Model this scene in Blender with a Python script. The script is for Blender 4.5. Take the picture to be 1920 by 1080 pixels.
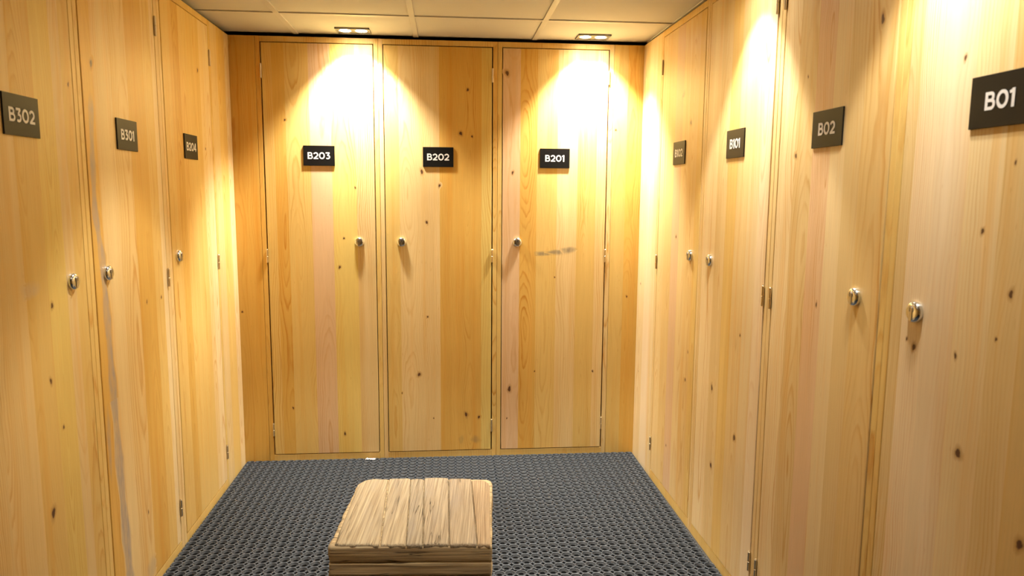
import bpy, bmesh, math, random
from mathutils import Vector, Matrix, noise
random.seed(7)
S = bpy.context.scene
for o in list(bpy.data.objects): bpy.data.objects.remove(o)
C = S.collection

# ------------------------------------------------------------------ camera, world, exposure
D = 3.6024                       # distance camera -> back wall
H = 2.08                         # ceiling height above the mats
cd = bpy.data.cameras.new('camera'); cam = bpy.data.objects.new('camera', cd); C.objects.link(cam)
cd.sensor_width = 36; cd.lens = 1356.95 / 1920 * 36; cd.clip_start = 0.02
r = Vector((0.99605616, -0.08843229, 0.00720093)); u = Vector((0.00436269, 0.12987731, 0.99152047)); w = Vector((0.08861766, 0.98757866, -0.12975089))
M = Matrix((r, u, -w)).transposed().to_4x4(); M.translation = Vector((0, 0, 1.3445)); cam.matrix_world = M
cd.dof.use_dof = True; cd.dof.focus_distance = 3.3; cd.dof.aperture_fstop = 5.4
S.camera = cam
wd = bpy.data.worlds.new('world'); S.world = wd; wd.use_nodes = True
wd.node_tree.nodes['Background'].inputs[0].default_value = (0.02, 0.018, 0.015, 1)
wd.node_tree.nodes['Background'].inputs[1].default_value = 0.3
S.view_settings.view_transform = 'Standard'; S.view_settings.look = 'None'
S.view_settings.gamma = 1; S.view_settings.use_curve_mapping = False
S.view_settings.exposure = 0.09
LAMP_COL = (1.0, 0.945, 0.85)
WIDE_W, CORE_W, SPILL_W = 50.0, 24.0, 5.5   # watts of each bulb's wide cone, its bright core and its weak side spill

# ------------------------------------------------------------------ helpers
def tag(o, label=None, cat=None, group=None, kind=None):
    if label: o['label'] = label
    if cat: o['category'] = cat
    if group: o['group'] = group
    if kind: o['kind'] = kind
    return o

def empty(name, loc, rz=0.0):
    o = bpy.data.objects.new(name, None); C.objects.link(o)
    o.location = loc; o.rotation_euler = (0, 0, rz); o.empty_display_size = 0.1
    return o

def link(name, me, mat, parent=None, loc=None, rot=None):
    o = bpy.data.objects.new(name, me); C.objects.link(o)
    if mat is not None and len(me.materials) == 0:
        for m in (mat if isinstance(mat, (list, tuple)) else [mat]): me.materials.append(m)
    if parent is not None: o.parent = parent
    if loc is not None: o.location = loc
    if rot is not None: o.rotation_euler = rot
    return o

def nmat(name):
    m = bpy.data.materials.new(name); m.use_nodes = True
    nt = m.node_tree; b = nt.nodes['Principled BSDF']
    return m, nt, b

def N(nt, typ, ins=None, **props):
    n = nt.nodes.new(typ)
    for k, v in props.items(): setattr(n, k, v)
    if ins:
        for k, v in ins.items():
            s = n.inputs[k]
            if isinstance(v, bpy.types.NodeSocket): nt.links.new(v, s)
            else: s.default_value = v
    return n

def math_(nt, op, a, b=None, clamp=False, c=None):
    n = nt.nodes.new('ShaderNodeMath'); n.operation = op; n.use_clamp = clamp
    for i, v in enumerate((a, b, c)):
        if v is None: continue
        if isinstance(v, bpy.types.NodeSocket): nt.links.new(v, n.inputs[i])
        else: n.inputs[i].default_value = v
    return n.outputs[0]

def mixc(nt, fac, a, b, mode='MIX'):
    n = nt.nodes.new('ShaderNodeMix'); n.data_type = 'RGBA'; n.blend_type = mode; n.clamp_factor = True
    for s, v in ((n.inputs[0], fac), (n.inputs[6], a), (n.inputs[7], b)):
        if isinstance(v, bpy.types.NodeSocket): nt.links.new(v, s)
        else: s.default_value = v if not isinstance(v, tuple) or len(v) == 4 else (*v, 1)
    return n.outputs[2]

def simple(name, col, rough=0.5, metal=0.0, spec=0.5):
    m, nt, b = nmat(name)
    b.inputs['Base Color'].default_value = (*col, 1); b.inputs['Roughness'].default_value = rough
    b.inputs['Metallic'].default_value = metal; b.inputs['Specular IOR Level'].default_value = spec
    return m

# ------------------------------------------------------------------ materials
def make_pine():
    """varnished edge-glued pine: every stave carries its own tint, pith offset and seed as mesh attributes"""
    m, nt, b = nmat('varnished_pine')
    tc = N(nt, 'ShaderNodeTexCoord').outputs['Object']
    tint = N(nt, 'ShaderNodeAttribute', attribute_name='tint').outputs['Color']
    stv = N(nt, 'ShaderNodeSeparateXYZ', {0: N(nt, 'ShaderNodeAttribute', attribute_name='stave').outputs['Vector']}).outputs
    cx, dep, seed = stv[0], stv[1], stv[2]
    knot = N(nt, 'ShaderNodeAttribute', attribute_name='knot').outputs['Fac']
    stain = N(nt, 'ShaderNodeAttribute', attribute_name='stain').outputs['Color']
    stainf = N(nt, 'ShaderNodeAttribute', attribute_name='stain_amount').outputs['Fac']
    oi = N(nt, 'ShaderNodeObjectInfo').outputs['Random']
    off = N(nt, 'ShaderNodeCombineXYZ', {0: math_(nt, 'MULTIPLY', seed, 37.0), 1: math_(nt, 'MULTIPLY', seed, 91.0), 2: math_(nt, 'MULTIPLY', seed, 53.0)}).outputs[0]
    p = N(nt, 'ShaderNodeVectorMath', {0: tc, 1: off}, operation='ADD').outputs[0]
    sep = N(nt, 'ShaderNodeSeparateXYZ', {0: tc}).outputs
    def nz(scale, vec, detail=2.0, rough=0.5, src=p):
        v = N(nt, 'ShaderNodeVectorMath', {0: src, 1: vec}, operation='MULTIPLY').outputs[0]
        return N(nt, 'ShaderNodeTexNoise', {'Vector': v, 'Scale': scale, 'Detail': detail, 'Roughness': rough}).outputs['Fac']
    w1 = math_(nt, 'SUBTRACT', nz(1.0, (5, 5, 1.6), 2.0), 0.5)       # slow wander of the trunk
    w2 = math_(nt, 'SUBTRACT', nz(1.0, (1.0, 1.0, 1.3), 1.0), 0.5)     # depth of the cut -> cathedrals
    w3 = math_(nt, 'SUBTRACT', nz(1.0, (38, 38, 7), 2.0), 0.5)        # small ripple of the rings
    x = math_(nt, 'ADD', math_(nt, 'SUBTRACT', sep[0], cx), math_(nt, 'MULTIPLY', w1, 0.055))
    dd = math_(nt, 'ADD', dep, math_(nt, 'MULTIPLY', w2, 0.16))
    rr = math_(nt, 'SQRT', math_(nt, 'ADD', math_(nt, 'MULTIPLY', x, x), math_(nt, 'MULTIPLY', dd, dd)))
    rr = math_(nt, 'ADD', rr, math_(nt, 'MULTIPLY', w3, 0.010))
    rr = math_(nt, 'SUBTRACT', rr, math_(nt, 'MULTIPLY', knot, 0.010))
    rq = math_(nt, 'MULTIPLY', rr, math_(nt, 'ADD', 85.0, math_(nt, 'MULTIPLY', seed, 75.0)))
    fr = math_(nt, 'FRACT', rq)
    wn = N(nt, 'ShaderNodeTexWhiteNoise', {'W': math_(nt, 'ADD', math_(nt, 'FLOOR', rq), math_(nt, 'MULTIPLY', seed, 500.0))}, noise_dimensions='1D').outputs['Value']
    ring = N(nt, 'ShaderNodeValToRGB', {0: fr}); e = ring.color_ramp
    e.elements[0].position = 0.0; e.elements[0].color = (0.0, 0, 0, 1)
    e.elements[1].position = 1.0; e.elements[1].color = (0.15, 0.15, 0.15, 1)
    a = e.elements.new(0.55); a.color = (0.15, 0.15, 0.15, 1)
    a = e.elements.new(0.86); a.color = (1, 1, 1, 1)
    ringv = math_(nt, 'MULTIPLY', ring.outputs[0], math_(nt, 'ADD', 0.35, math_(nt, 'MULTIPLY', wn, 0.8)))
    patch = nz(1.0, (7, 7, 0.9), 2.0)
    vis = N(nt, 'ShaderNodeMapRange', {0: patch, 1: 0.36, 2: 0.64, 3: 0.05, 4: 0.95}).outputs[0]
    fib = nz(1.0, (420, 420, 9), 3.0, 0.6)
    fibc = N(nt, 'ShaderNodeMapRange', {0: fib, 1: 0.3, 2: 0.7, 3: 0.95, 4: 1.04}).outputs[0]
    late = mixc(nt, 1.0, tint, (0.78, 0.54, 0.28, 1), 'MULTIPLY')
    col = mixc(nt, math_(nt, 'MULTIPLY', ringv, vis), tint, late)
    streak = nz(1.0, (26, 26, 0.8), 3.0)
    sf = N(nt, 'ShaderNodeMapRange', {0: streak, 1: 0.52, 2: 0.72, 3: 0.0, 4: 0.55}).outputs[0]
    col = mixc(nt, sf, col, mixc(nt, 1.0, tint, (0.95, 0.74, 0.45, 1), 'MULTIPLY'))
    pal = nz(1.0, (19, 19, 1.1), 2.0, 0.5, N(nt, 'ShaderNodeVectorMath', {0: p, 1: (11.3, 4.2, 7.7)}, operation='ADD').outputs[0])
    pf = N(nt, 'ShaderNodeMapRange', {0: pal, 1: 0.55, 2: 0.75, 3: 0.0, 4: 0.45}).outputs[0]
    col = mixc(nt, pf, col, mixc(nt, 1.0, tint, (1.12, 1.18, 1.35, 1), 'MULTIPLY'))
    # fine resin flecks
    fl = nz(1.0, (160, 160, 26), 2.0)
    ff = N(nt, 'ShaderNodeMapRange', {0: fl, 1: 0.70, 2: 0.78, 3: 0.0, 4: 0.35}).outputs[0]
    col = mixc(nt, ff, col, mixc(nt, 1.0, tint, (0.7, 0.5, 0.28, 1), 'MULTIPLY'))
    fb = N(nt, 'ShaderNodeCombineColor', {0: fibc, 1: fibc, 2: fibc}).outputs[0]
    col = mixc(nt, 1.0, col, fb, 'MULTIPLY')
    # knots: amber halo, dark heart
    kn = math_(nt, 'ADD', knot, math_(nt, 'MULTIPLY', math_(nt, 'SUBTRACT', nz(1.0, (130, 130, 130), 2.0), 0.5), math_(nt, 'MULTIPLY', knot, 0.5)))
    halo = N(nt, 'ShaderNodeMapRange', {0: kn, 1: 0.12, 2: 0.62, 3: 0.0, 4: 0.6}).outputs[0]
    col = mixc(nt, halo, col, (0.40, 0.19, 0.05, 1))
    core = N(nt, 'ShaderNodeMapRange', {0: kn, 1: 0.62, 2: 0.74, 3: 0.0, 4: 0.92}).outputs[0]
    col = mixc(nt, core, col, (0.075, 0.026, 0.012, 1))
    sm = math_(nt, 'MULTIPLY', stainf, N(nt, 'ShaderNodeMapRange', {0: nz(1.0, (60, 60, 22), 2.0), 1: 0.25, 2: 0.7, 3: 0.5, 4: 1.1}).outputs[0], True)
    col = mixc(nt, sm, col, stain)
    nt.links.new(col, b.inputs['Base Color'])
    b.inputs['Roughness'].default_value = 0.42; b.inputs['Specular IOR Level'].default_value = 0.32
    bump = N(nt, 'ShaderNodeBump', {'Height': math_(nt, 'ADD', math_(nt, 'MULTIPLY', ringv, 0.3), fib), 'Strength': 0.10, 'Distance': 0.0008})
    nt.links.new(bump.outputs[0], b.inputs['Normal'])
    return m

def make_weathered(name, light, dark, axis, gap=0.5, grey=(0.33, 0.29, 0.27)):
    """old sawn timber, grain running along the given axis of the object"""
    m, nt, b = nmat(name)
    tc = N(nt, 'ShaderNodeTexCoord').outputs['Object']
    oi = N(nt, 'ShaderNodeObjectInfo').outputs['Random']
    off = N(nt, 'ShaderNodeCombineXYZ', {0: math_(nt, 'MULTIPLY', oi, 13.0), 1: math_(nt, 'MULTIPLY', oi, 29.0), 2: math_(nt, 'MULTIPLY', oi, 7.0)}).outputs[0]
    p = N(nt, 'ShaderNodeVectorMath', {0: tc, 1: off}, operation='ADD').outputs[0]
    def vec(a, l): return tuple(l if i == axis else a for i in range(3))
    def nz(v, det=3.0, rough=0.6, dist=0.0):
        q = N(nt, 'ShaderNodeVectorMath', {0: p, 1: v}, operation='MULTIPLY').outputs[0]
        return N(nt, 'ShaderNodeTexNoise', {'Vector': q, 'Scale': 1.0, 'Detail': det, 'Roughness': rough, 'Distortion': dist}).outputs['Fac']
    g = nz(vec(260, 3.5), 3.0, 0.65, 0.1)
    broad = nz(vec(22, 4), 2.0)
    col = mixc(nt, N(nt, 'ShaderNodeMapRange', {0: g, 1: 0.32, 2: 0.68, 3: 0.0, 4: 1.0}).outputs[0], (*dark, 1), (*light, 1))
    col = mixc(nt, N(nt, 'ShaderNodeMapRange', {0: broad, 1: 0.5, 2: 0.75, 3: 0.0, 4: 0.55}).outputs[0], col, (*grey, 1))
    crack = nz(vec(60, 2.2), 2.0, 0.5, 0.15)
    cf = N(nt, 'ShaderNodeMapRange', {0: math_(nt, 'ABSOLUTE', math_(nt, 'SUBTRACT', crack, 0.5)), 1: 0.0, 2: 0.016, 3: 1.0, 4: 0.0}).outputs[0]
    cm = N(nt, 'ShaderNodeMapRange', {0: nz(vec(20, 4), 1.0), 1: gap, 2: gap + 0.1, 3: 0.0, 4: 0.9}).outputs[0]
    cf = math_(nt, 'MULTIPLY', cf, cm)
    col = mixc(nt, cf, col, (0.03, 0.018, 0.01, 1))
    col = mixc(nt, 1.0, col, N(nt, 'ShaderNodeObjectInfo').outputs['Color'], 'MULTIPLY')
    nt.links.new(col, b.inputs['Base Color'])
    b.inputs['Roughness'].default_value = 0.8; b.inputs['Specular IOR Level'].default_value = 0.25
    hgt = math_(nt, 'SUBTRACT', math_(nt, 'MULTIPLY', g, 0.6), cf)
    bump = N(nt, 'ShaderNodeBump', {'Height': hgt, 'Strength': 0.9, 'Distance': 0.003})
    nt.links.new(bump.outputs[0], b.inputs['Normal'])
    return m

def make_tile():
    m, nt, b = nmat('ceiling_tile')
    tc = N(nt, 'ShaderNodeTexCoord').outputs['Object']
    n1 = N(nt, 'ShaderNodeTexNoise', {'Vector': tc, 'Scale': 3.0, 'Detail': 2.0}).outputs['Fac']
    c = mixc(nt, n1, (0.51, 0.49, 0.47, 1), (0.56, 0.545, 0.53, 1)); nt.links.new(c, b.inputs['Base Color'])
    n2 = N(nt, 'ShaderNodeTexNoise', {'Vector': tc, 'Scale': 260.0, 'Detail': 2.0}).outputs['Fac']
    bp = N(nt, 'ShaderNodeBump', {'Height': n2, 'Strength': 0.15, 'Distance': 0.001}); nt.links.new(bp.outputs[0], b.inputs['Normal'])
    b.inputs['Roughness'].default_value = 0.85
    return m

def make_rubber(name, c1, c2, c3, rough):
    m, nt, b = nmat(name)
    tc = N(nt, 'ShaderNodeTexCoord').outputs['Object']
    n1 = N(nt, 'ShaderNodeTexNoise', {'Vector': tc, 'Scale': 9.0, 'Detail': 3.0}).outputs['Fac']
    n2 = N(nt, 'ShaderNodeTexNoise', {'Vector': tc, 'Scale': 160.0, 'Detail': 2.0}).outputs['Fac']
    c = mixc(nt, n1, (*c1, 1), (*c2, 1))
    c = mixc(nt, N(nt, 'ShaderNodeMapRange', {0: n2, 1: 0.55, 2: 0.8, 3: 0.0, 4: 0.5}).outputs[0], c, (*c3, 1))
    nt.links.new(c, b.inputs['Base Color'])
    b.inputs['Roughness'].default_value = rough; b.inputs['Specular IOR Level'].default_value = 0.4
    return m

def make_floor():
    m, nt, b = nmat('dark_screed')
    tc = N(nt, 'ShaderNodeTexCoord').outputs['Object']
    n1 = N(nt, 'ShaderNodeTexNoise', {'Vector': tc, 'Scale': 20.0, 'Detail': 4.0}).outputs['Fac']
    c = mixc(nt, n1, (0.03, 0.03, 0.03, 1), (0.07, 0.065, 0.06, 1)); nt.links.new(c, b.inputs['Base Color'])
    b.inputs['Roughness'].default_value = 0.6
    return m

def emit(name, col, s):
    m, nt, b = nmat(name)
    b.inputs['Base Color'].default_value = (0.8, 0.8, 0.8, 1)
    b.inputs['Emission Color'].default_value = (*col, 1); b.inputs['Emission Strength'].default_value = s
    return m

PINE = make_pine()
TOPW = make_weathered('weathered_plank', (0.43, 0.36, 0.25), (0.20, 0.15, 0.095), 1, 0.52, (0.29, 0.25, 0.20))
BEAMW = make_weathered('weathered_beam', (0.72, 0.56, 0.31), (0.32, 0.215, 0.11), 0, 0.40, (0.42, 0.33, 0.21))
TILE = make_tile(); RUBBER = make_rubber('shaded_hole_rubber', (0.010, 0.012, 0.015), (0.014, 0.016, 0.018), (0.03, 0.03, 0.03), 0.6); RUBBER_TOP = make_rubber('worn_rubber_rims', (0.046, 0.060, 0.078), (0.058, 0.071, 0.086), (0.09, 0.096, 0.102), 0.33); SCREED = make_floor()  # hole rubber coloured near-black as painted shade; rims are worn lighter
CARC = simple('cabinet_board', (0.10, 0.07, 0.045), 0.8)
PLASTER = simple('gap_shade_plaster', (0.12, 0.10, 0.08), 0.9)  # wall colour darkened to stand in for shade above the lockers
TBAR = simple('grid_white', (0.53, 0.51, 0.49), 0.5)
CHROME = simple('polished_chrome', (0.76, 0.79, 0.82), 0.16, 1.0)
STEEL = simple('brushed_steel', (0.62, 0.60, 0.57), 0.28, 1.0)
KEYH = simple('keyway_black', (0.01, 0.01, 0.01), 0.6)
BRASS = simple('nickel_brass', (0.72, 0.60, 0.40), 0.32, 1.0)
PLATE = simple('black_plate', (0.008, 0.007, 0.006), 0.42, 0, 0.14)
WHITE = simple('plate_letters', (0.74, 0.72, 0.69), 0.5)
FIXT = simple('fixture_grey', (0.20, 0.19, 0.175), 0.4, 0.3)
REFL = simple('reflector_aluminium', (0.85, 0.84, 0.82), 0.2, 1.0)
BULB = emit('lamp_glow', (1.0, 0.88, 0.68), 60.0)
PAPER = simple('paper_white', (0.80, 0.74, 0.70), 0.8)
PAPERR = simple('paper_red', (0.55, 0.08, 0.05), 0.8)

TINT = dict(gold=(0.74, 0.518, 0.170), orange=(0.71, 0.440, 0.105), beige=(0.76, 0.566, 0.26), pink=(0.73, 0.503, 0.28),
            pale=(0.80, 0.629, 0.34), yellow=(0.76, 0.571, 0.175), tan=(0.73, 0.523, 0.215), amber=(0.70, 0.426, 0.10),
            blond=(0.81, 0.649, 0.41))

# ------------------------------------------------------------------ pine boards (mesh with per-stave attributes)
class Wood:
    """collects boards made of glued staves; build() makes ONE mesh with tint / stave / knot / stain attributes"""
    def __init__(s): s.lay = 0; s.v = []; s.f = []; s.fa = []; s.kn = []; s.st = []; s.sa = []
    def vert(s, co, k=0.0, st=(0, 0, 0), sa=0.0):
        s.v.append(co); s.kn.append(k); s.st.append(st); s.sa.append(sa); return len(s.v) - 1
    def board(s, x0, x1, z0, z1, y, t, staves, c=0.0012, horiz=False):
        """front face at y, thickness t away from the room; staves = [(x_end, tint)]"""
        xs = [x0 + c]; info = []
        prev = x0
        for xe, tn in staves:
            xe = min(xe, x1)
            rnd = random.Random(int((xe + 7) * 1000) + int((z0 + 3) * 77))
            wd_ = xe - prev; base = TINT[tn] if isinstance(tn, str) else tn
            j = 1 + rnd.uniform(-0.04, 0.04)
            style = rnd.random()
            cx = (prev + xe) / 2 + (rnd.uniform(-0.3, 0.3) * wd_ if style < 0.72 else rnd.choice((-1, 1)) * rnd.uniform(0.06, 0.11))
            info.append((tuple(v * j for v in base), (cx, rnd.uniform(0.01, 0.05), rnd.random())))
            xs.append(xe if xe < x1 - 1e-6 else x1 - c); prev = xe
            if xe >= x1 - 1e-6: break
        if xs[-1] < x1 - c - 1e-6: xs[-1] = x1 - c
        s._last = (xs, info)
        n = len(xs)
        fb = [s.vert((x, y, z0 + c)) for x in xs]; ft = [s.vert((x, y, z1 - c)) for x in xs]
        xe_ = [x0] + xs[1:-1] + [x1]
        sb = [s.vert((x, y + c, z0)) for x in xe_]; stp = [s.vert((x, y + c, z1)) for x in xe_]
        bb = [s.vert((x, y + t, z0)) for x in xe_]; bt = [s.vert((x, y + t, z1)) for x in xe_]
        for i in range(n - 1):
            a = info[min(i, len(info) - 1)]
            for q in ((fb[i], fb[i + 1], ft[i + 1], ft[i]), (ft[i], ft[i + 1], stp[i + 1], stp[i]), (sb[i], sb[i + 1], fb[i + 1], fb[i]),
                      (stp[i], stp[i + 1], bt[i + 1], bt[i]), (bb[i], bb[i + 1], sb[i + 1], sb[i]), (bt[i], bt[i + 1], bb[i + 1], bb[i])):
                s.f.append(q); s.fa.append(a)
        for q, a in (((sb[0], fb[0], ft[0], stp[0]), info[0]), ((bb[0], sb[0], stp[0], bt[0]), info[0]),
                     ((fb[-1], sb[-1], stp[-1], ft[-1]), info[-1]), ((sb[-1], bb[-1], bt[-1], stp[-1]), info[-1])):
            s.f.append(q); s.fa.append(a)
        return s
    def _stave_at(s, x):
        xs, info = s._last
        for i in range(len(info)):
            if x <= xs[i + 1]: return info[i]
        return info[-1]
    def knot(s, x, z, size, y, tall=1.0):
        rx = (0, 0.0060, 0.0088, 0.0122, 0.0170, 0.0205)[size]; rz = rx * (1.5 + 0.2 * random.random()) * tall
        a = s._stave_at(x); n = 18; yy = y - 0.00004; ph = random.random() * 9
        c = s.vert((x, yy, z), 1.0); rings = []
        for fr_, k in ((0.33, 0.72), (0.62, 0.38), (1.0, 0.0)):
            rg = []
            for i in range(n):
                t = 2 * math.pi * i / n; wob = 1 + 0.16 * math.sin(2 * t + ph) + 0.10 * math.sin(3 * t + 2 * ph)
                rg.append(s.vert((x + rx * fr_ * wob * math.cos(t), yy, z + rz * fr_ * wob * math.sin(t)), k))
            rings.append(rg)
        for i in range(n):
            j = (i + 1) % n
            s.f.append((c, rings[0][i], rings[0][j])); s.fa.append(a)
            for q in range(2):
                s.f.append((rings[q][i], rings[q + 1][i], rings[q + 1][j], rings[q][j])); s.fa.append(a)
    def smudge(s, x, z, rx, rz, y, col, amt=0.6):
        a = s._stave_at(x); n = 20; s.lay += 1; yy = y - 0.00004 - 0.00002 * s.lay; ph = random.random() * 9
        c = s.vert((x, yy, z), 0, col, amt); prev = None; rings = []
        for fr_, k in ((0.45, 0.85), (0.75, 0.4), (1.0, 0.0)):
            rings.append([s.vert((x + rx * fr_ * (1 + 0.15 * math.sin(3 * t + ph)) * math.cos(t), yy, z + rz * fr_ * (1 + 0.18 * math.sin(2 * t + ph)) * math.sin(t)), 0, col, amt * k)
                          for t in [2 * math.pi * i / n for i in range(n)]])
        for i in range(n):
            j = (i + 1) % n
            s._add((c, rings[0][i], rings[0][j]))
            for q in range(2): s._add((rings[q][i], rings[q + 1][i], rings[q + 1][j], rings[q][j]))
    def _add(s, q):
        s.f.append(q); s.fa.append(s._stave_at(sum(s.v[k][0] for k in q) / len(q)))
    def streak(s, pts, wid, y, col, amt=0.7):
        """long soft stain following a polyline of (x, z)"""
        yy = y - 0.00004; rows = []
        fine = []
        for (xa, za), (xb, zb) in zip(pts[:-1], pts[1:]):
            for k in range(4): fine.append((xa + (xb - xa) * k / 4, za + (zb - za) * k / 4))
        fine.append(pts[-1]); n = len(fine)
        for i, (x, z) in enumerate(fine):
            wv = wid * (0.6 + 0.65 * i / n) * (1 + 0.25 * math.sin(i * 1.7)); e = 0 if i in (0, n - 1) else 1
            rows.append([s.vert((x + dx * wv, yy, z), 0, col, amt * k * e) for dx, k in ((-0.5, 0), (-0.32, 0.8), (0.3, 1), (0.5, 0.0))])
        for i in range(n - 1):
            a = s._stave_at(fine[i][0])
            for k in range(3):
                s.f.append((rows[i + 1][k], rows[i + 1][k + 1], rows[i][k + 1], rows[i][k])); s.fa.append(a)
    def build(s, name, parent=None, dx=0.0, dz=0.0):
        me = bpy.data.meshes.new(name)
        me.from_pydata([(v[0] - dx, v[1], v[2] - dz) for v in s.v], [], s.f)
        for nm, ty, dm in (('tint', 'FLOAT_COLOR', 'CORNER'), ('stave', 'FLOAT_VECTOR', 'FACE'), ('knot', 'FLOAT', 'POINT'), ('stain', 'FLOAT_COLOR', 'POINT'), ('stain_amount', 'FLOAT', 'POINT')):
            me.attributes.new(nm, ty, dm)
        t = me.attributes['tint']; st = me.attributes['stave']
        for i, poly in enumerate(me.polygons):
            a = s.fa[i]
            for li in poly.loop_indices: t.data[li].color = (*a[0], 1)
            st.data[i].vector = (a[1][0] - dx, a[1][1], a[1][2])
        k = me.attributes['knot']; c = me.attributes['stain']; ca = me.attributes['stain_amount']
        for i in range(len(s.v)):
            k.data[i].value = s.kn[i]; c.data[i].color = (*s.st[i], 1); ca.data[i].value = s.sa[i]
        me.update()
        return link(name, me, PINE, parent)

def bx(bm, x0, x1, y0, y1, z0, z1, bev=0.0):
    g = bmesh.ops.create_cube(bm, size=1.0)
    for v in g['verts']:
        v.co = Vector(((x0 + x1) / 2 + v.co.x * (x1 - x0), (y0 + y1) / 2 + v.co.y * (y1 - y0), (z0 + z1) / 2 + v.co.z * (z1 - z0)))
    if bev:
        es = list({e for v in g['verts'] for e in v.link_edges})
        bmesh.ops.bevel(bm, geom=es, offset=bev, segments=2, profile=0.5, affect='EDGES')

def lathe(bm, prof, c=(0, 0, 0), axis='Y', n=32, mi=0):
    """prof = [(radius, offset)] ; axis Y: offset runs towards the room (-y); axis Z: offset runs up"""
    rings = []
    for r_, h_ in prof:
        if r_ < 1e-6:
            co = (c[0], c[1] - h_, c[2]) if axis == 'Y' else (c[0], c[1], c[2] + h_)
            rings.append([bm.verts.new(co)]); continue
        rg = []
        for i in range(n):
            t = 2 * math.pi * i / n
            co = (c[0] + r_ * math.cos(t), c[1] - h_, c[2] + r_ * math.sin(t)) if axis == 'Y' else (c[0] + r_ * math.cos(t), c[1] + r_ * math.sin(t), c[2] + h_)
            rg.append(bm.verts.new(co))
        rings.append(rg)
    for a, b_ in zip(rings[:-1], rings[1:]):
        for i in range(n):
            j = (i + 1) % n
            q = [a[i % len(a)], a[j % len(a)], b_[j % len(b_)], b_[i % len(b_)]]
            u_ = []
            for v in q:
                if v not in u_: u_.append(v)
            if len(u_) > 2:
                f = bm.faces.new(u_); f.material_index = mi; f.smooth = True
    return rings

def to_mesh(bm, name, smooth=False, autos=None):
    bmesh.ops.recalc_face_normals(bm, faces=bm.faces)
    me = bpy.data.meshes.new(name); bm.to_mesh(me); bm.free()
    if smooth:
        for p_ in me.polygons: p_.use_smooth = True
    if autos:
        me.set_sharp_from_angle(angle=math.radians(autos)) if hasattr(me, 'set_sharp_from_angle') else None
    return me

# ------------------------------------------------------------------ lettering
def arc(cx, cy, rx, ry, a0, a1, n=14):
    return [(cx + rx * math.cos(math.radians(a0 + (a1 - a0) * i / n)), cy + ry * math.sin(math.radians(a0 + (a1 - a0) * i / n))) for i in range(n + 1)]
GLYPH = {
    'B': (0.76, [([(0.10, 0), (0.10, 1)], .20, 0), ([(0.06, .91)] + arc(.40, .715, .19, .195, 90, -90) + [(0.06, .52)], .18, 0), ([(0.06, .53)] + arc(.45, .305, .215, .215, 90, -90) + [(0.06, .09)], .18, 0)]),
    '0': (0.86, [(arc(.43, .5, .335, .41, 0, 360, 32)[:-1], .19, 1)]),
    '1': (0.40, [([(.26, 0), (.26, 1)], .21, 0), ([(.0, .80), (.30, .905)], .17, 0)]),
    '2': (0.73, [([(.04, .76)] + arc(.35, .645, .265, .265, 140, -30) + [(.14, .11)], .19, 0), ([(.02, .09), (.71, .09)], .18, 0)]),
    '3': (0.72, [([(.05, .91), (.62, .91)], .18, 0), ([(.58, .90), (.34, .60)], .17, 0), ([(.26, .55)] + arc(.34, .32, .265, .235, 80, -140), .185, 0)]),
    '4': (0.82, [([(.52, .95), (.11, .28)], .19, 0), ([(.02, .27), (.80, .27)], .17, 0), ([(.57, 0), (.57, 1)], .20, 0)]),
}
def stroke(bm, pts, wid, closed, sc, ox, oz, y0, y1):
    P = [Vector((a * sc, b_ * sc)) for a, b_ in pts]; n = len(P); h = wid * sc / 2; L = []; R = []
    for i in range(n):
        if closed: a, b_ = P[i - 1], P[(i + 1) % n]
        else: a, b_ = P[max(i - 1, 0)], P[min(i + 1, n - 1)]
        if not closed and 0 < i < n - 1:
            d1 = (P[i] - P[i - 1]).normalized(); d2 = (P[i + 1] - P[i]).normalized(); d = (d1 + d2).normalized(); m_ = 1 / max(0.5, d.dot(d1))
        else: d = (b_ - a).normalized(); m_ = 1
        nn = Vector((-d.y, d.x)) * h * m_
        L.append(P[i] + nn); R.append(P[i] - nn)
    V = []
    for i in range(n):
        V.append([bm.verts.new((ox + q.x, yy, oz + q.y)) for yy in (y0, y1) for q in (L[i], R[i])])
    rng = range(n) if closed else range(n - 1)
    for i in rng:
        a, b_ = V[i], V[(i + 1) % n]
        bm.faces.new((a[0], a[1], b_[1], b_[0])); bm.faces.new((a[2], b_[2], b_[3], a[3]))
        bm.faces.new((a[0], b_[0], b_[2], a[2])); bm.faces.new((a[1], a[3], b_[3], b_[1]))
    if not closed:
        bm.faces.new((V[0][0], V[0][2], V[0][3], V[0][1])); bm.faces.new((V[-1][0], V[-1][1], V[-1][3], V[-1][2]))
def lettering(txt, y):
    bm = bmesh.new(); sc = 0.0325; gp = 0.075
    tot = sum(GLYPH[c][0] for c in txt) + gp * (len(txt) - 1); x = -tot * sc / 2
    for q, c in enumerate(txt):
        for k, (pts, wid, cl) in enumerate(GLYPH[c][1]):
            stroke(bm, pts, wid, cl, sc, x, -sc / 2, y - 0.0007 - 0.00003 * k, y + 0.0002)
        x += (GLYPH[c][0] + gp) * sc
    return to_mesh(bm, 'lettering')

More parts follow.
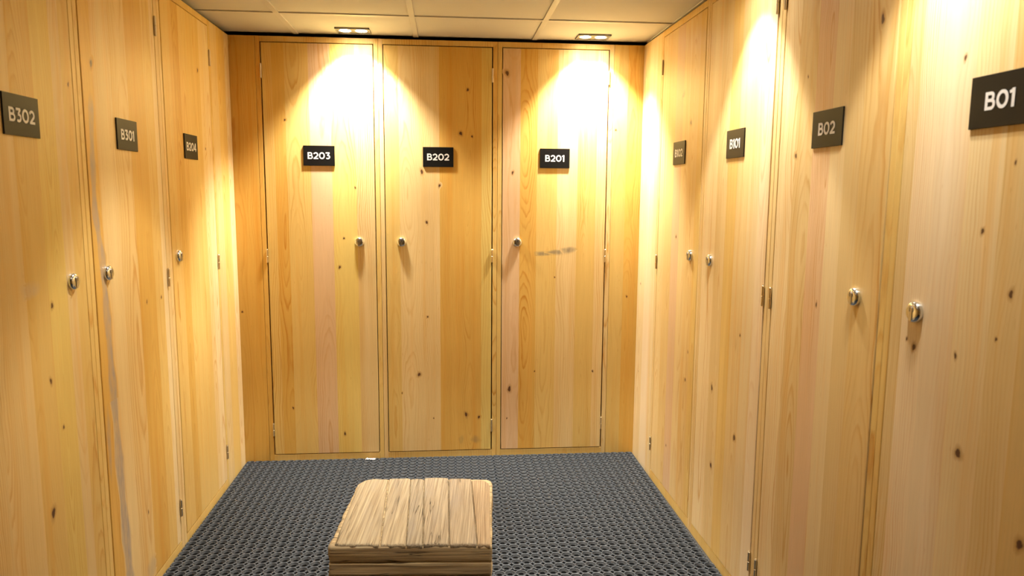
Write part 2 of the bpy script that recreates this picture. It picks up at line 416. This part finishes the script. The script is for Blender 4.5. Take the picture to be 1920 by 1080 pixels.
# ------------------------------------------------------------------ shared small fittings
def hinge_mesh():
    bm = bmesh.new(); rr_ = 0.0046
    for z0, z1 in ((-0.0325, -0.0006), (0.0006, 0.0325)):
        lathe(bm, [(0, z0), (rr_ * 0.8, z0), (rr_, z0 + 0.001), (rr_, z1 - 0.001), (rr_ * 0.8, z1), (0, z1)], (0, -0.0045, 0), 'Z', 16)
    lathe(bm, [(0.003, -0.031), (0.003, 0.031)], (0, -0.0045, 0), 'Z', 12)
    lathe(bm, [(0.0036, 0.0325), (0.0034, 0.0345), (0, 0.0352)], (0, -0.0045, 0), 'Z', 12)
    bx(bm, -0.0011, 0.0011, -0.0045, 0.012, -0.0325, 0.0325)
    return to_mesh(bm, 'hinge', autos=40)
HINGE = hinge_mesh(); HINGE.materials.append(BRASS)
def lock_mesh():
    bm = bmesh.new()
    lathe(bm, [(0.0225, -0.0005), (0.0225, 0.004), (0.0218, 0.0075), (0.0195, 0.0105), (0.0165, 0.0122), (0.0135, 0.0128), (0.0, 0.0130)], (0, 0, 0), 'Y', 40)
    return to_mesh(bm, 'lock', autos=60)
LOCK = lock_mesh(); LOCK.materials.append(CHROME)
def cyl_mesh():
    """euro profile: round head with a narrower tail below, keyway slot in the head"""
    bm = bmesh.new(); R_ = 0.0082; hw = 0.0048; out = []
    a0 = math.degrees(math.acos(hw / R_))
    for i in range(25):
        t = math.radians(-a0 + (180 + 2 * a0) * i / 24); out.append((R_ * math.cos(t), 0.006 + R_ * math.sin(t)))
    for i in range(9):
        t = math.radians(180 + 180 * i / 8); out.append((hw * math.cos(t), -0.0135 + hw * math.sin(t)))
    fr_ = [bm.verts.new((x, -0.0142, z)) for x, z in out]; bk = [bm.verts.new((x, -0.004, z)) for x, z in out]
    bm.faces.new(fr_)
    for i in range(len(out)):
        j = (i + 1) % len(out); bm.faces.new((fr_[i], fr_[j], bk[j], bk[i]))
    lathe(bm, [(0.0062, 0.0140), (0.0062, 0.0150), (0, 0.0151)], (0, 0, 0.006), 'Y', 20)
    for f in list(bm.faces): f.material_index = 0
    nb = len(bm.faces)
    bx(bm, -0.0009, 0.0009, -0.0154, -0.0148, 0.0015, 0.0105)
    bm.faces.ensure_lookup_table()
    for i in range(nb, len(bm.faces)): bm.faces[i].material_index = 1
    return to_mesh(bm, 'lock_cylinder', autos=35)
CYL = cyl_mesh(); CYL.materials.append(STEEL); CYL.materials.append(KEYH)
def plate_mesh():
    bm = bmesh.new(); bx(bm, -0.074, 0.074, -0.0045, -0.0003, -0.0475, 0.0475, 0.0006)
    return to_mesh(bm, 'number_plate')
PLATEM = plate_mesh(); PLATEM.materials.append(PLATE)

# ------------------------------------------------------------------ wall frames: local x runs left->right as seen from the room, y into the wall
AL, AR, XL, XR = -0.0081, 0.0085, -1.0156, 0.9674
WALL = {'B': ((0, D, 0), 0.0), 'L': ((XL, D, 0), math.pi / 2 - AL), 'R': ((XR, D, 0), -math.pi / 2 + AR)}
def at_wall(wl, x, z=0.0):
    (ox, oy, _), a = WALL[wl]
    return (ox + x * math.cos(a), oy + x * math.sin(a), z), a

Z0, Z1, FB, FT = 0.0286, 2.041, -0.0145, 2.068
KN = {
 'B': [(-0.504,1.120,2),(-0.528,0.978,3),(-0.773,0.269,2),(-0.521,0.130,3),(-0.445,1.366,2),(-0.769,1.683,2),(0.101,1.840,3),(0.067,1.632,4),(0.122,1.618,2),(-0.123,1.446,4),(-0.038,1.379,3),(-0.101,1.199,3),(-0.100,0.727,2),(-0.145,0.432,4),(-0.232,0.337,1),(0.092,0.218,4),(0.157,0.203,3),(-0.074,0.202,1),(0.292,1.922,5),(0.322,1.445,3),(0.313,0.349,5),(0.539,0.925,1),(0.744,0.436,2),(0.442,0.440,1),(0.301,0.194,1),(0.913,0.825,2),(-1.002,0.759,2),(0.835,1.659,2)],
 'L': [(-1.528,1.623,2),(-1.689,1.053,3),(-1.721,0.864,3),(-1.756,0.530,5),(-1.677,0.730,2),(-1.390,1.701,4),(-1.100,0.974,2),(-0.974,0.972,2),(-1.189,0.273,2),(-0.462,1.832,3),(-0.407,1.521,2),(-0.092,0.029,2)],
 'R': [(0.057,0.898,2),(0.067,0.449,1),(0.155,1.615,2),(0.616,1.751,4),(0.721,1.630,4),(0.587,1.166,3),(0.789,0.709,2),(0.770,0.588,3),(0.553,0.230,2),(1.062,0.634,4),(1.290,0.877,2),(1.283,0.518,4),(1.085,0.343,4),(1.981,1.742,4),(1.609,1.455,3),(1.653,1.665,1),(1.769,1.055,2),(2.259,1.607,2),(2.406,1.404,1),(2.343,1.281,2),(2.152,1.040,1),(2.177,1.027,3),(2.302,1.036,2),(2.424,1.175,3),(2.400,1.089,1),(2.332,0.850,4),(2.496,0.745,4)]}

def locker(wl, num, ux0, ux1, dx0, dx1, hinge_side, lock_x, plate_x, staves, label, stile=('gold', 'gold'), extra=None):
    cx = (ux0 + ux1) / 2
    loc, a = at_wall(wl, cx, FB)
    root = empty('locker', loc, a); tag(root, label, 'locker', 'numbered pine lockers around the room')
    g = 0.0020; dz = FB
    fw = Wood()
    fw.board(ux0 + 0.0006, dx0 - g, FB, FT, 0, 0.022, [(dx0, stile[0])])
    fw.board(dx1 + g, ux1 - 0.0006, FB, FT, 0, 0.022, [(ux1, stile[1])])
    fw.board(dx0 - g + 0.0002, dx1 + g - 0.0002, FB, Z0 - g, 0.0003, 0.022, [(dx1 + g, 'gold')], 0.0008)
    fw.board(dx0 - g + 0.0002, dx1 + g - 0.0002, Z1 + g, FT, 0.0003, 0.022, [(dx1 + g, 'gold')], 0.0008)
    fw.build('face_frame', root, cx, dz)
    dw = Wood(); dw.board(dx0 + g + (0.0018 if hinge_side < 0 else 0), dx1 - g - (0.0018 if hinge_side > 0 else 0), Z0 + g, Z1 - g, -0.0008, 0.019, staves)
    for (kx, kz, ks) in KN[wl]:
        if dx0 + 0.01 < kx < dx1 - 0.01: dw.knot(kx, kz, ks, -0.0008)
    if extra: extra(dw)
    dw.build('door', root, cx, dz)
    # cabinet body behind the frame
    bm = bmesh.new(); t = 0.016; b0, b1, y0, y1 = ux0 + 0.003, ux1 - 0.003, 0.0225, 0.30
    bx(bm, b0, b0 + t, y0, y1, FB, FT - 0.01); bx(bm, b1 - t, b1, y0, y1, FB, FT - 0.01)
    bx(bm, b0, b1, y1 - 0.008, y1, FB, FT - 0.01); bx(bm, b0 + t, b1 - t, y0, y1 - 0.008, FT - 0.026, FT - 0.01); bx(bm, b0 + t, b1 - t, y0, y1 - 0.008, FB, FB + 0.016)
    me = to_mesh(bm, 'cabinet_body'); me.transform(Matrix.Translation((-cx, 0, -dz))); link('cabinet_body', me, CARC, root)
    hx = (dx0 if hinge_side < 0 else dx1) - cx
    for hz_ in (1.908, 1.034, 0.159):
        link('hinge', HINGE, None, root, (hx, 0, hz_ - dz))
    lk = link('lock', LOCK, None, root, (lock_x - cx, -0.0008, 1.102 - dz)); link('lock_cylinder', CYL, None, lk, (0, 0, 0))
    pl = link('number_plate', PLATEM, None, root, (plate_x - cx, -0.0008, 1.517 - dz))
    tag(pl, 'black number plate reading ' + num); link('lettering', lettering(num, -0.0045), WHITE, pl)
    return root

GREY = (0.36, 0.31, 0.27); OLIVE = (0.30, 0.22, 0.09); LILAC = (0.50, 0.42, 0.42)
# ---- back wall, left to right
locker('B', 'B203', -0.896, -0.325, -0.872, -0.349, -1, -0.430, -0.6125,
       [(-0.822, 'gold'), (-0.765, 'orange'), (-0.654, 'gold'), (-0.553, 'pink'), (-0.438, 'yellow'), (-0.349, 'beige')],
       'pine locker B203 on the back wall, leftmost there, one pinkish board down its middle', ('amber', 'gold'))
def ex202(w_):
    w_.smudge(0.067, 0.085, 0.016, 0.026, -0.0008, OLIVE, 0.5); w_.smudge(0.141, 0.086, 0.030, 0.024, -0.0008, OLIVE, 0.6)
    w_.smudge(-0.265, 1.868, 0.030, 0.035, -0.0008, LILAC, 0.55); w_.smudge(-0.228, 1.855, 0.012, 0.045, -0.0008, LILAC, 0.5)
    w_.streak([(0.092, 0.30), (0.092, 0.24), (0.092, 0.20), (0.092, 0.14)], 0.016, -0.0006, (0.38, 0.17, 0.07), 0.55)
locker('B', 'B202', -0.325, 0.246, -0.302, 0.222, 1, -0.225, -0.043,
       [(-0.232, 'gold'), (-0.037, 'beige'), (0.168, 'orange'), (0.222, 'yellow')],
       'pine locker B202 in the middle of the back wall between B203 and B201', ('beige', 'gold'), ex202)
def ex201(w_):
    for x_, z_, rx_, rz_ in ((0.475, 1.045, 0.052, 0.017), (0.545, 1.052, 0.055, 0.013), (0.607, 1.062, 0.045, 0.021)):
        w_.smudge(x_, z_, rx_, rz_, -0.0008, (0.27, 0.215, 0.135), 0.95)
locker('B', 'B201', 0.246, 0.819, 0.270, 0.795, 1, 0.348, 0.531,
       [(0.359, 'pink'), (0.443, 'amber'), (0.544, 'gold'), (0.646, 'beige'), (0.740, 'gold'), (0.795, 'beige')],
       'pine locker B201 on the back wall with a grey smudge below its plate', ('gold', 'beige'), ex201)
# ---- left wall (x = minus the distance from the back corner)
locker('L', 'B204', -0.873, -0.284, -0.847, -0.308, 1, -0.787, -0.595,
       [(-0.74, 'gold'), (-0.67, 'orange'), (-0.542, 'gold'), (-0.44, 'gold'), (-0.387, 'beige'), (-0.308, 'pale')],
       'pine locker B204 on the left wall, nearest the back corner', ('beige', 'gold'))
def ex301(w_):
    w_.streak([(-1.405, 1.62), (-1.420, 1.43), (-1.425, 1.28), (-1.400, 1.155), (-1.392, 0.964), (-1.384, 0.718), (-1.373, 0.462), (-1.357, 0.209), (-1.35, 0.04)], 0.052, -0.0008, (0.34, 0.31, 0.29), 0.8)
    w_.smudge(-1.432, 0.60, 0.016, 0.12, -0.0008, GREY, 0.6); w_.smudge(-1.19, 0.07, 0.05, 0.05, -0.0008, GREY, 0.45)
locker('L', 'B301', -1.478, -0.873, -1.452, -0.905, 1, -1.375, -1.184,
       [(-1.385, 'orange'), (-1.27, 'beige'), (-1.153, 'tan'), (-1.02, 'orange'), (-0.947, 'gold'), (-0.905, 'pale')],
       'pine locker B301 on the left wall with a long grey streak down its door', ('gold', 'beige'), ex301)
locker('L', 'B302', -2.058, -1.478, -2.032, -1.503, -1, -1.582, -1.766,
       [(-1.93, 'tan'), (-1.80, 'tan'), (-1.70, 'gold'), (-1.61, 'yellow'), (-1.56, 'beige'), (-1.503, 'gold')],
       'pine locker B302 on the left wall at the left edge of the view', ('gold', 'gold'),
       lambda w_: w_.smudge(-1.783, 1.104, 0.05, 0.03, -0.0008, (0.55, 0.47, 0.38), 0.5))
# ---- right wall: staves tinted paler to stand in for lamplight bleaching the pine
locker('R', 'B102', 0.299, 0.882, 0.325, 0.858, -1, 0.774, 0.596,
       [(0.42, 'beige'), (0.524, 'tan'), (0.62, 'pink'), (0.70, 'beige'), (0.80, 'tan'), (0.858, 'gold')],
       'pine locker B102 on the right wall, the one nearest the back corner', ('beige', 'beige'))
locker('R', 'B101', 0.882, 1.478, 0.905, 1.453, 1, 0.991, 1.183,
       [(1.029, 'pale'), (1.12, 'beige'), (1.203, 'gold'), (1.30, 'beige'), (1.38, 'pale'), (1.453, 'blond')],
       'pine locker B101 on the right wall between B102 and B02', ('beige', 'beige'))
locker('R', 'B02', 1.478, 2.068, 1.503, 2.043, -1, 1.949, 1.774,
       [(1.60, 'pale'), (1.70, 'beige'), (1.79, 'pink'), (1.86, 'pale'), (1.93, 'beige'), (2.043, 'tan')],
       'pine locker B02 on the right wall between B101 and B01', ('beige', 'gold'))
locker('R', 'B01', 2.068, 2.650, 2.090, 2.626, 1, 2.176, 2.362,
       [(2.13, 'beige'), (2.20, 'blond'), (2.29, 'blond'), (2.38, 'pale'), (2.45, 'beige'), (2.54, 'tan'), (2.626, 'gold')],
       'pine locker B01 at the right edge, with pale pinkish boards beside its lock', ('gold', 'beige'))

# corner filler panels
def filler(wl, x0, x1, staves, label, extra=None):
    cx = (x0 + x1) / 2; loc, a = at_wall(wl, cx, FB)
    wd_ = Wood(); wd_.board(x0, x1, FB, FT, 0.0002, 0.022, staves)
    for (kx, kz, ks) in KN[wl]:
        if x0 < kx < x1 and kz > 0.05: wd_.knot(kx, kz, ks, 0.0002)
    if extra: extra(wd_)
    o = wd_.build('filler_panel', None, cx, FB); o.location = loc; o.rotation_euler = (0, 0, a)
    tag(o, label, 'panel', 'corner filler panels')
filler('B', XL - 0.018, -0.8966, [(-0.96, 'amber'), (-0.90, 'orange')], 'narrow pine panel in the back left corner beside locker B203')
filler('B', 0.8196, XR + 0.018, [(0.891, 'gold'), (XR + 0.02, 'orange')], 'narrow pine panel in the back right corner beside locker B201',
       lambda w_: w_.smudge(0.829, 1.865, 0.008, 0.05, 0.0, (0.42, 0.20, 0.06), 0.9))
filler('L', -0.2834, -0.0006, [(-0.19, 'beige'), (-0.077, 'gold'), (-0.0006, 'pale')], 'wide pine panel on the left wall between locker B204 and the corner')  # staves tinted paler to suggest lamplight near the corner
filler('R', 0.0006, 0.2984, [(0.12, 'pale'), (0.237, 'blond'), (0.30, 'pale')], 'wide pine panel on the right wall between locker B102 and the corner')  # pale boards tinted lighter still to suggest direct lamplight

# ------------------------------------------------------------------ setting
def struct(name, bm_or_me, mat, loc=(0, 0, 0), rz=0.0):
    me = bm_or_me if isinstance(bm_or_me, bpy.types.Mesh) else to_mesh(bm_or_me, name)
    o = link(name, me, mat, None, loc, (0, 0, rz)); o['kind'] = 'structure'; return o
YF = -1.2
bm = bmesh.new(); bx(bm, -1.42, 1.40, YF - 0.1, D + 0.42, -0.115, -0.015); struct('floor', bm, SCREED)
bm = bmesh.new(); bx(bm, -1.42, 1.40, D + 0.32, D + 0.42, -0.015, H + 0.1); struct('wall_back', bm, PLASTER)
bm = bmesh.new(); bx(bm, -1.42, 1.40, YF - 0.1, YF, -0.015, H + 0.1); struct('wall_front', bm, simple('cream_paint', (0.62, 0.50, 0.33), 0.8))
for wl, nm, x0, x1, s0 in (('L', 'wall_left', -4.80, -0.0, -2.060), ('R', 'wall_right', 0.0, 4.80, 2.652)):
    wd_ = Wood(); c_ = 'gold'
    a0, a1 = (-4.795, s0) if wl == 'L' else (s0, 4.795)
    n = 18; st_ = [(a0 + (a1 - a0) * (i + 1) / n, ('gold', 'beige', 'orange', 'tan', 'yellow')[i % 5]) for i in range(n)]
    wd_.board(a0, a1, FB, H + 0.005, 0.0, 0.31, st_)
    wd_.board(x0 + (0.0 if wl == 'L' else -0.30), x1 + (0.30 if wl == 'L' else 0.0), FB, H + 0.005, 0.315, 0.04, [(x1 + 0.4, (0.10, 0.08, 0.06))])  # recess wall tinted dark as painted shade behind the cabinets
    o = wd_.build(nm); o.location = WALL[wl][0]; o.rotation_euler = (0, 0, WALL[wl][1]); o['kind'] = 'structure'

# suspended ceiling: one structure (tiles with dropped grid bars)
bm = bmesh.new(); T = 0.0045
gx = [-0.705 - 0.566, -0.705, -0.146, 0.424, 0.424 + 0.566]; gy = [3.21 - 0.57 * i for i in range(9)]
ex = [-1.35] + gx + [1.33]; ey = [D + 0.315] + gy + [YF]
bx(bm, -1.40, 1.38, YF - 0.05, D + 0.003, H + T, H + 0.05); bx(bm, -1.40, 1.38, D + 0.0, D + 0.315, H + 0.05, H + 0.09)
bm_b = bmesh.new()
for x_ in gx: bx(bm_b, x_ - 0.012, x_ + 0.012, YF, D + 0.002, H, H + T + 0.001, 0.0008)
for y_ in gy: bx(bm_b, -1.30, 1.28, y_ - 0.012, y_ + 0.012, H - 0.0003, H + T + 0.001, 0.0008)
ceil = struct('ceiling', bm, TILE)
grid = struct('trim_1', bm_b, TBAR)

# ------------------------------------------------------------------ recessed twin downlights
def downlight(x, y, label, rz=0.0, dim=1.0, cone=80, blend=0.30, spill=1.0):
    root = empty('ceiling_light', (x, y, H + T), rz); tag(root, label, 'ceiling light', 'recessed twin downlights in the ceiling')
    hx_, hy_, hole, off = 0.0775, 0.0525, 0.0295, 0.0365
    bm = bmesh.new(); nseg = 32
    for sgn in (-1, 1):
        # half plate with a round hole
        cxh = sgn * off; xa, xb = (-hx_, 0.0) if sgn < 0 else (0.0, hx_)
        inner = []; outer = []
        for i in range(nseg):
            t = 2 * math.pi * (i + 0.5) / nseg; dx_, dy_ = math.cos(t), math.sin(t)
            inner.append(bm.verts.new((cxh + hole * dx_, hole * dy_, -0.0045)))
            k = min(((xb if dx_ > 0 else xa) - cxh) / dx_ if abs(dx_) > 1e-6 else 9, (hy_ if dy_ > 0 else -hy_) / dy_ if abs(dy_) > 1e-6 else 9)
            outer.append(bm.verts.new((cxh + k * dx_, k * dy_, -0.0045)))
        up = [bm.verts.new((v.co.x, v.co.y, 0.0005)) for v in inner]
        for i in range(nseg):
            j = (i + 1) % nseg
            bm.faces.new((inner[i], inner[j], outer[j], outer[i])); bm.faces.new((inner[i], up[i], up[j], inner[j]))
        for cxx in (xa, xb):
            for cyy in (-hy_, hy_):
                cands = sorted(outer, key=lambda v: (v.co.x - cxx) ** 2 + (v.co.y - cyy) ** 2)[:2]
                try: bm.faces.new((cands[0], cands[1], bm.verts.new((cxx, cyy, -0.0045))))
                except Exception: pass
    for b_ in ((-hx_, -hx_ + 0.004, -hy_, hy_), (hx_ - 0.004, hx_, -hy_, hy_), (-hx_, hx_, -hy_, -hy_ + 0.004), (-hx_, hx_, hy_ - 0.004, hy_)):
        bx(bm, b_[0], b_[1], b_[2], b_[3], -0.0075, 0.0)
    link('frame', to_mesh(bm, 'frame'), FIXT, root)
    for sgn in (-1, 1):
        bm = bmesh.new(); lathe(bm, [(0.0293, -0.004), (0.0280, 0.006), (0.0260, 0.012)], (sgn * off, 0, 0), 'Z', 32)
        rf = link('reflector', to_mesh(bm, 'reflector', True), REFL, root)
        bm = bmesh.new(); lathe(bm, [(0.0238, 0.0135), (0.0262, 0.0010), (0.020, -0.0022), (0.0, -0.0038)], (sgn * off, 0, 0), 'Z', 32)
        link('bulb', to_mesh(bm, 'bulb', True), BULB, root)
        for nm, pw, ang, bl in (('bulb_light', WIDE_W, cone, blend), ('bulb_beam', CORE_W, 46, 0.8), ('bulb_spill', SPILL_W * spill, 155, 0.9)):
            ld = bpy.data.lights.new(nm, 'SPOT'); ld.energy = pw * dim; ld.color = LAMP_COL; ld.spot_size = math.radians(ang); ld.spot_blend = bl; ld.shadow_soft_size = 0.018
            lo = bpy.data.objects.new(nm, ld); C.objects.link(lo); lo.parent = root; lo.location = (sgn * off, 0, -0.011)
    return root
downlight(-0.428, 3.508, 'lit twin recessed downlight above locker B203, left of the two by the back wall', 0.0, 1.60, 94, 0.55, 0.35)
downlight(0.692, 3.508, 'lit twin recessed downlight above locker B201, right of the two by the back wall', 0.0, 1.60, 94, 0.55, 0.35)
for y_, x_, dim_ in ((2.26, 0.800, 0.60), (1.38, 0.815, 0.36)):
    downlight(x_, y_, 'lit twin recessed downlight further forward in the ceiling on the right', 0.0, dim_)
for y_, dim_ in ((2.35, 0.50), (1.21, 0.16)):
    downlight(-0.428, y_, 'lit twin recessed downlight further forward in the ceiling on the left', 0.0, dim_)

# ------------------------------------------------------------------ rubber ring mats
def mat_cell(P=0.0387, h=0.0145):
    bm = bmesh.new(); n = 24; rc = 0.0058; half = P / 2; z0 = -h
    prof = [(0.0172, 0.0), (0.0165, -0.0036), (0.0148, -0.0044), (0.0144, -0.0031), (0.0137, -0.0031), (0.0132, -0.0048), (0.0112, -0.0060), (0.0108, -0.0049), (0.0102, -0.0049), (0.0097, -0.0070), (0.0080, -0.0140)]
    def outer_r(t):
        c_, s_ = abs(math.cos(t)), abs(math.sin(t)); k = half / max(c_, s_)
        # corner hole: circle radius rc at (half, half)
        x_, y_ = k * c_, k * s_
        if math.hypot(x_ - half, y_ - half) < rc * 1.001:
            b_ = half * (c_ + s_); disc = b_ * b_ - (2 * half * half - rc * rc)
            k = b_ - math.sqrt(max(disc, 0))
            return k, True
        return k, False
    ang = sorted([2 * math.pi * i / n + math.pi / n * 0 for i in range(n)] + [math.pi / 4 + math.pi / 2 * q + d_ for q in range(4) for d_ in (-0.11, 0.11)])
    m_ = len(ang); R0 = []; flag = []
    for t in ang:
        k, fl = outer_r(t); flag.append(fl); R0.append(bm.verts.new((k * math.cos(t), k * math.sin(t), -0.0006)))
    rows = [R0, [bm.verts.new((v.co.x * 0.975, v.co.y * 0.975, 0.0)) for v in R0]]
    for r_, z_ in prof: rows.append([bm.verts.new((r_ * math.cos(t), r_ * math.sin(t), z_)) for t in ang])
    for q_, (a, b_) in enumerate(zip(rows[:-1], rows[1:])):
        for i in range(m_):
            j = (i + 1) % m_; f = bm.faces.new((a[i], a[j], b_[j], b_[i])); f.smooth = True
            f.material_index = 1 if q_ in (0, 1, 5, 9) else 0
    low = {}
    for i in range(m_):
        j = (i + 1) % m_
        if flag[i] or flag[j]:
            for q in (i, j):
                if q not in low: low[q] = bm.verts.new((R0[q].co.x, R0[q].co.y, z0))
            bm.faces.new((R0[i], low[i], low[j], R0[j]))
    return to_mesh(bm, 'rubber_mat')
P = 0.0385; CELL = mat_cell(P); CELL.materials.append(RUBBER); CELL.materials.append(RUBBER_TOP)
def mat(x0, y1, nx, ny, label):
    me = CELL
    o = link('rubber_mat', me, None, None, (x0 + P / 2, y1 - P / 2, 0.0)); tag(o, label, 'floor mat', 'grey ring mats covering the floor')
    a = o.modifiers.new('columns', 'ARRAY'); a.count = nx; a.use_relative_offset = False; a.use_constant_offset = True; a.constant_offset_displace = (P, 0, 0)
    a = o.modifiers.new('rows', 'ARRAY'); a.count = ny; a.use_relative_offset = False; a.use_constant_offset = True; a.constant_offset_displace = (0, -P, 0)
YA = D - 0.006
X_M = XL + 0.0105
cols = [(X_M, 13, 'left'), (X_M + 13 * P + 0.001, 19, 'middle'), (X_M + 32 * P + 0.002, 19, 'right')]
NR = 30
for x0, nx, w_ in cols:
    pos = {'left': 'narrow ring mat strip along the left lockers', 'middle': 'dark grey rubber ring mat in the middle of the floor', 'right': 'dark grey rubber ring mat along the right lockers'}[w_]
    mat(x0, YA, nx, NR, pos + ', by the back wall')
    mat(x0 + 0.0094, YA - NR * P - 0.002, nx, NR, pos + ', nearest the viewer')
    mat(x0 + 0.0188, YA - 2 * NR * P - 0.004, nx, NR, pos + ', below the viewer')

# ------------------------------------------------------------------ block bench of old timber
def rough_box(sx, sy, sz, nx, ny, nz, amp, seed, grain, edge=0.004, shape=None):
    vs = {}; bm = bmesh.new()
    def V(i, j, k):
        key = (i, j, k)
        if key in vs: return vs[key]
        p_ = Vector(((i / nx - 0.5) * sx, (j / ny - 0.5) * sy, (k / nz - 0.5) * sz))
        nrm = Vector(((i == nx) - (i == 0), (j == ny) - (j == 0), (k == nz) - (k == 0)))
        q = Vector([p_[a] * (6 if a == grain else 60) + seed * 3.7 for a in range(3)]); q2 = Vector([p_[a] * (2 if a == grain else 18) + seed * 1.3 for a in range(3)])
        d = noise.noise(q) * amp + noise.noise(q2) * amp * 1.5
        if nrm.length > 1.01: d -= edge
        p_ += nrm.normalized() * d
        if shape: p_ = shape(p_)
        vs[key] = bm.verts.new(p_); return vs[key]
    def quad(*q): bm.faces.new([V(*t) for t in q])
    for i in range(nx):
        for j in range(ny):
            quad((i, j, 0), (i, j + 1, 0), (i + 1, j + 1, 0), (i + 1, j, 0)); quad((i, j, nz), (i + 1, j, nz), (i + 1, j + 1, nz), (i, j + 1, nz))
    for i in range(nx):
        for k in range(nz):
            quad((i, 0, k), (i + 1, 0, k), (i + 1, 0, k + 1), (i, 0, k + 1)); quad((i, ny, k), (i, ny, k + 1), (i + 1, ny, k + 1), (i + 1, ny, k))
    for j in range(ny):
        for k in range(nz):
            quad((0, j, k), (0, j, k + 1), (0, j + 1, k + 1), (0, j + 1, k)); quad((nx, j, k), (nx, j + 1, k), (nx, j + 1, k + 1), (nx, j, k + 1))
    return to_mesh(bm, 'rough', True)
bench = empty('wooden_block_bench', (-0.0875, 2.05, 0.0025), -0.065)
tag(bench, 'low cube bench of weathered timber standing on the rubber floor mats', 'bench')
BW, BD, BH = 0.430, 0.452, 0.420
zt = BH - 0.005; hs = [0.047, 0.036, 0.054, 0.044, 0.062, 0.048, 0.060]; hs.append(zt - sum(hs) - 0.001 * 0)
def bshape(p_):
    t = max(0.0, (p_.y - (BD / 2 - 0.05)) / 0.05); k = math.sqrt(max(0.0, 1 - min(t, 1.0) ** 2))
    inset = (0.034 if p_.x < 0 else 0.022) * (1 - k); p_.x -= math.copysign(min(inset, abs(p_.x)), p_.x)
    return p_
for i, h_ in enumerate(hs):
    me = rough_box(BW, BD, h_ - 0.0012, 60, 50, 7, 0.0022, 11 + i * 3, 0, 0.0008, bshape)
    me.name = 'beam'; o = link('beam', me, BEAMW, bench, (random.uniform(-0.0012, 0.0012), random.uniform(-0.002, 0.002), zt - h_ / 2)); zt -= h_
# six top planks: (front x0, front x1, back x0, back x1, far end trim)
pf = [-0.200, -0.079, -0.010, 0.034, 0.104, 0.178, 0.2135]; pb = [-0.212, -0.120, -0.0485, -0.006, 0.074, 0.148, 0.2085]
# planks run front to back; edges interpolate between the front and the back position
ends = [0.220, 0.226, 0.221, 0.227, 0.220, 0.212]; rise = [0.0006, -0.0005, 0.0, 0.0012, 0.0004, -0.0006]
for i in range(6):
    wf = pf[i + 1] - pf[i]; cxm = (pf[i] + pf[i + 1]) / 2
    def shp(p_, i=i):
        t = (p_.y / (BD)) + 0.5
        fx = (p_.x) / 0.1 + 0.5
        xa = pf[i] + (pb[i] - pf[i]) * t; xb = pf[i + 1] + (pb[i + 1] - pf[i + 1]) * t
        x_ = xa + 0.0007 + (xb - xa - 0.0014) * fx
        wob = 0.002 * noise.noise(Vector((i * 5.1 if False else 0, p_.y * 14, i))) 
        y_ = -BD / 2 - 0.0005 + t * (BD / 2 + 0.0005 + ends[i])
        rc_ = 0.0
        if i == 0: rc_ = max(0, 1 - (x_ - xa) / 0.050) ** 2 * 0.060
        if i == 5: rc_ = max(0, 1 - (xb - x_) / 0.035) ** 2 * 0.040
        edge_ = min(fx, 1 - fx); rc_ += max(0, 1 - edge_ / 0.22) ** 2 * 0.006
        y_ -= rc_ * max(0, (t - 0.8) / 0.2) ** 1
        return Vector((x_ + wob * 0.3, y_ + 0.0022 * noise.noise(Vector((x_ * 50, 3.3, t * 3))), p_.z))
    me = rough_box(0.1, BD, 0.0165, 26, 90, 3, 0.0011 if i in (0, 1) else 0.0006, 31 + i * 5, 1, 0.0026, shp); me.name = 'top_plank'
    o = link('top_plank', me, TOPW, bench, (0, 0, BH - 0.0082 + rise[i])); o.color = (*((1.16, 1.12, 1.0), (1.12, 1.08, 0.97), (0.95, 0.93, 0.88), (1.04, 1.0, 0.93), (1.0, 0.94, 0.86), (1.10, 0.96, 0.80))[i], 1)

# ------------------------------------------------------------------ crumpled scrap of paper by the back lockers
bm = bmesh.new(); gr = {}
for i in range(9):
    for j in range(5):
        x_, y_ = (i / 8 - 0.5) * 0.048, (j / 4 - 0.5) * 0.018
        gr[i, j] = bm.verts.new((x_ + 0.003 * noise.noise(Vector((i * .9, j * .8, 1))), y_ + 0.003 * noise.noise(Vector((i * .9, j * .8, 5))), 0.004 + 0.010 * abs(noise.noise(Vector((i * 0.55, j * 0.8, 9))))))
for i in range(8):
    for j in range(4):
        f = bm.faces.new((gr[i, j], gr[i + 1, j], gr[i + 1, j + 1], gr[i, j + 1])); f.material_index = 1 if (i == 5 and j > 1) else 0
ps = to_mesh(bm, 'paper_scrap'); o = link('paper_scrap', ps, [PAPER, PAPERR], None, (-0.393, 3.576, -0.0025))
sm_ = o.modifiers.new('thickness', 'SOLIDIFY'); sm_.thickness = 0.0006
tag(o, 'small crumpled white and red paper scrap on the mat below locker B203', 'litter')
